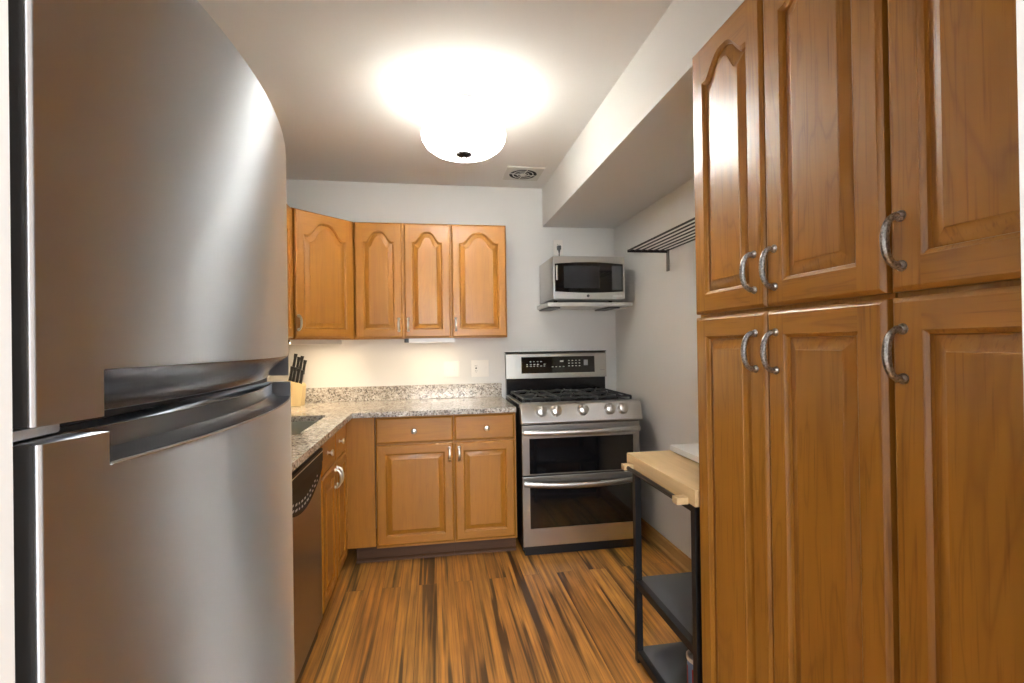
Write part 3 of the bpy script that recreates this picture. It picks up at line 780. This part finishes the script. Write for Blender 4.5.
inner = [(r-0.005 if r > 0.02 else r, z+0.004) for r, z in outer]
lathe(b, outer + [(0.074, 2.3965)] + inner[::-1][1:] , T, 40); obj('glass_bowl', b, M_BOWL, cl_, world=True)
b = NB(); lathe(b, [(0, 2.172), (0.006, 2.174), (0.008, 2.182), (0.006, 2.187), (0.024, 2.192), (0.037, 2.199), (0.038, 2.204), (0.024, 2.2095), (0.0125, 2.2098), (0.0085, 2.2098)], T, 24); obj('finial', b, M_BRONZE, cl_, world=True)
for a in (0.5, 0.5+2*PI/3, 0.5+4*PI/3):
    b = NB(); M_ = T @ Matrix.Rotation(a, 4, 'Z')
    tube(b, [M_ @ Vector((0.009, 0, 2.400)), M_ @ Vector((0.05, 0, 2.395)), M_ @ Vector((0.075, 0, 2.375))], 0.007, 8)
    arm = obj('arm', b, M_NICKEL, cl_, world=True)
    b = NB(); lathe(b, [(0.008, 0), (0.012, -0.012), (0.028, -0.045), (0.030, -0.062), (0.020, -0.082), (0, -0.090)], M_ @ Matrix.Translation((0.078, 0, 2.372)), 16); obj('bulb', b, M_BULB, arm, world=True)

# ------------------------------------------------------------------ ceiling vent
VX, VY = 0.622, 3.275
vt = thing('ceiling_vent', 'square ceiling exhaust vent with round louvres near the back wall', 'vent', (VX, VY, 2.47))
b = NB(); prism(b, [(VX-0.125, VY-0.125), (VX+0.125, VY-0.125), (VX+0.125, VY+0.125), (VX-0.125, VY+0.125)], 2.461, 2.4705, 'Z', 0.003); obj('plate', b, M_VENT, vt, world=True)
TV = Matrix.Translation((VX, VY, 0))
b = NB(); lathe(b, [(0, 2.4602), (0.094, 2.4602), (0.094, 2.4608), (0, 2.4608)], TV, 32); obj('duct_opening', b, M_HOLE, vt, world=True)
for r0, r1 in ((0.0945, 0.103), (0.066, 0.072), (0.038, 0.043)):
    b = NB(); lathe(b, [(r0, 2.4600), (r0, 2.4590), (r1, 2.4578), (r1, 2.4600)], TV, 32); obj('louvre_ring', b, M_VENT, vt, world=True)
b = NB()
for a in (0.15, 0.15+PI/2):
    d = Vector((math.cos(a), math.sin(a), 0)); 
    tube(b, [Vector((VX, VY, 2.4585))-d*0.095, Vector((VX, VY, 2.4585))+d*0.095], 0.0026, 6)
obj('spokes', b, M_VENT, vt, world=True)
b = NB(); lathe(b, [(0.024, 2.4600), (0.024, 2.458), (0.018, 2.4545), (0.008, 2.454), (0.006, 2.456), (0, 2.456)], TV, 24); obj('hub', b, M_VENT, vt, world=True)

# ------------------------------------------------------------------ wall rack
rk = thing('wall_rack', 'black wire wall rack with hanging hooks on right wall', 'rack', (1.38, 2.2, 1.84))
RY0, RY1, RZ = 1.75, 2.72, 1.842
b = NB()
for k in range(7):
    x = 1.142 + (1.375-1.142)*k/6
    tube(b, [(x, RY0, RZ), (x, RY1, RZ)], 0.0055 if k in (0,) else 0.0045, 8)
obj('rods', b, M_BLMET, rk, world=True)
for y in (RY0, RY1):
    b = NB(); box(b, 1.136, 1.384, y-0.004, y+0.004, RZ-0.011, RZ+0.005, 0.001); obj('end_bar', b, M_BLMET, rk, world=True)
    b = NB(); box(b, 1.3845, 1.392, y-0.014, y+0.014, 1.722, RZ+0.012, 0.001); obj('wall_bracket', b, simple('grey_steel_bracket', (0.23, 0.22, 0.20), 0.4, 0.8), rk, world=True)
for k, (x, y) in enumerate(((1.22, 2.46), (1.30, 2.24), (1.30, 2.02))):
    b = NB(); pts = [(x, y, RZ+0.006)]
    for i in range(9): a = PI/2*0 + PI*i/8; pts.append((x, y-0.007+0.007*math.cos(a), RZ+0.006+0.004*math.sin(a)))
    pts += [(x, y-0.014, RZ-0.01), (x, y-0.010, RZ-0.035)]
    for i in range(7): a = PI + PI*i/6; pts.append((x, y+0.002+0.012*math.cos(a), RZ-0.040+0.012*math.sin(a)))
    tube(b, pts, 0.0022, 6); obj('hook', b, M_BLMET, rk, world=True)

# ------------------------------------------------------------------ kitchen cart
kc = thing('kitchen_cart', 'black metal kitchen cart with butcher block top beside the pantry', 'cart', (1.07, 1.64, 0))
CX0, CX1, CY0, CY1 = 0.785, 1.375, 1.388, 1.925
b = NB(); box(b, CX0, CX1, CY0, CY1, 0.792, 0.845, 0.004); obj('butcher_block_top', b, M_BUTCH, kc, world=True)
LX = (0.812, 1.345); LY = (1.430, 1.890)
for x in LX:
    for y in LY:
        b = NB(); box(b, x-0.013, x+0.013, y-0.013, y+0.013, 0.0, 0.7915, 0.002); obj('leg', b, M_BLMET, kc, world=True)
b = NB()
for x in LX: box(b, x-0.011, x+0.011, LY[0]+0.0135, LY[1]-0.0135, 0.762, 0.7915)
for y in LY: box(b, LX[0]+0.0135, LX[1]-0.0135, y-0.011, y+0.011, 0.762, 0.7915)
obj('top_frame', b, M_BLMET, kc, world=True)
for z in (0.330, 0.044):
    b = NB()
    box(b, LX[0]+0.012, LX[1]-0.012, LY[0]-0.012, LY[1]+0.012, z, z+0.006)
    s = obj('shelf', b, M_SHELFD, kc, world=True)
    b = NB()
    for x in LX: box(b, x-0.0125, x+0.0125, LY[0]+0.0135, LY[1]-0.0135, z-0.022, z+0.0065)
    for y in LY: box(b, LX[0]+0.0135, LX[1]-0.0135, y-0.0125, y+0.0125, z-0.022, z-0.0005)
    obj('shelf_rail', b, M_BLMET, s, world=True)
for y in (1.442, 1.868):
    b = NB(); box(b, CX0-0.040, CX0-0.0003, y-0.016, y+0.016, 0.790, 0.812, 0.002); obj('rail_block', b, M_BUTCH, kc, world=True)
b = NB(); tube(b, [(CX0-0.024, 1.4585, 0.800), (CX0-0.024, 1.8515, 0.800)], 0.0075, 10); obj('towel_rail', b, simple('dark_rail_metal', (0.06, 0.05, 0.045), 0.35, 0.8), kc, world=True)
# white board on the cart
wb = thing('cutting_board', 'white rectangular board lying on the butcher block cart top', 'board', (1.15, 1.66, 0.845))
b = NB(); prism(b, [(x, y) for x, y, z in rr(0.962, 1.345, 1.42, 1.895, 0.006, 0)], 0.852, 0.874, 'Z', 0.002); obj('board', b, M_WBOARD, wb, world=True)
b = NB(); box(b, 0.974, 1.338, 1.428, 1.884, 0.8455, 0.8515); obj('base', b, M_BLACK, wb, world=True)
# can
cn = thing('paint_can', 'small tin can with pale rim on the lowest shelf of cart', 'can', (0.918, 1.60, 0.050))
TC = Matrix.Translation((0.918, 1.60, 0.0506))
b = NB(); lathe(b, [(0, 0), (0.048, 0), (0.048, 0.128), (0, 0.128)], TC, 32); obj('label_band', b, M_BLUE, cn, world=True)
b = NB()
for a0, a1 in ((2.55, 3.05), (3.5, 3.62), (4.1, 4.5)):
    vs = [[b.verts.new((0.918+0.0485*math.cos(a0+(a1-a0)*k/5), 1.60+0.0485*math.sin(a0+(a1-a0)*k/5), z)) for k in range(6)] for z in (0.062, 0.160)]
    for k in range(5): b.faces.new((vs[0][k], vs[0][k+1], vs[1][k+1], vs[1][k]))
obj('red_stripe', b, M_RED, cn, world=True)
b = NB(); lathe(b, [(0.0481, 0.1285), (0.0505, 0.1295), (0.051, 0.138), (0.047, 0.142), (0.042, 0.140), (0.040, 0.130), (0, 0.129)], TC, 32); obj('rim', b, M_WPLAS, cn, world=True)

# ------------------------------------------------------------------ knife block and knives
kb = thing('knife_block', 'pale wooden knife block in the counter corner by the refrigerator', 'knife block', (-0.90, 3.42, ZC))
b = NB(); prism(b, [(-0.945, 0.9145), (-0.862, 0.9145), (-0.850, 1.045), (-0.862, 1.062), (-0.945, 1.085)], 3.37, 3.47, 'Y', 0.002); tag(kb, kb['label'], kb['category']); obj('block', b, M_BLOCK, kb, world=True)
kd = Vector((0.18, 0.0, 1.0)).normalized()
spots = [(-0.868, 3.385, 1.055, 0.095, 'right'), (-0.890, 3.385, 1.063, 0.098, 'mid'), (-0.912, 3.385, 1.071, 0.10, 'left'), (-0.932, 3.385, 1.077, 0.100, 'far left'),
         (-0.875, 3.445, 1.066, 0.150, 'a'), (-0.897, 3.445, 1.072, 0.172, 'b'), (-0.916, 3.447, 1.078, 0.160, 'c'), (-0.938, 3.442, 1.082, 0.178, 'd')]
klabels = ['black-handled knife at front right of the knife block', 'black-handled knife second from right in block\'s front row', 'black-handled knife third from right in block\'s front row', 'black-handled knife at front left of the block, beside the refrigerator',
           'black-handled knife at back right of the knife block', 'long black-handled knife second from right in block\'s back row', 'black-handled knife third from right in block\'s back row', 'tall black-handled knife at back left of the block, beside the refrigerator']
for (x, y, z, L, _), lb in zip(spots, klabels):
    k = thing('kitchen_knife', lb, 'knife', (x, y, z), 0, 'knives in the knife block')
    b = NB(); base = Vector((x, y, z))+kd*(L-0.095)
    side = Vector((1, 0, -0.18)).normalized()
    n = 6; rings = []
    for i in range(n+1):
        u = i/n; wd = 0.0095*(1.0-0.18*math.sin(PI*u)+0.12*(u > 0.8)); c = base+kd*(0.095*u)
        rings.append([b.verts.new(c+side*sx*wd+Vector((0, sy*0.0075, 0))) for sx, sy in ((-1, -0.6), (-0.6, -1), (0.6, -1), (1, -0.6), (1, 0.6), (0.6, 1), (-0.6, 1), (-1, 0.6))])
    for a, c in zip(rings, rings[1:]):
        for q in range(8): b.faces.new((a[q], a[(q+1) % 8], c[(q+1) % 8], c[q]))
    b.faces.new(rings[0][::-1]); b.faces.new(rings[-1]); obj('handle', b, M_BLACK, k, world=True)
    b = NB()
    p0 = Vector((x, y, z))-kd*0.03; p1 = base-kd*0.0005
    q_ = [p0-side*0.007, p0+side*0.007, p1+side*0.007, p1-side*0.007]
    v0 = [b.verts.new(v+Vector((0, -0.001, 0))) for v in q_]; v1 = [b.verts.new(v+Vector((0, 0.001, 0))) for v in q_]
    b.faces.new(v0[::-1]); b.faces.new(v1)
    for q in range(4): b.faces.new((v0[q], v0[(q+1) % 4], v1[(q+1) % 4], v1[q]))
    obj('blade', b, M_STEEL, k, world=True)
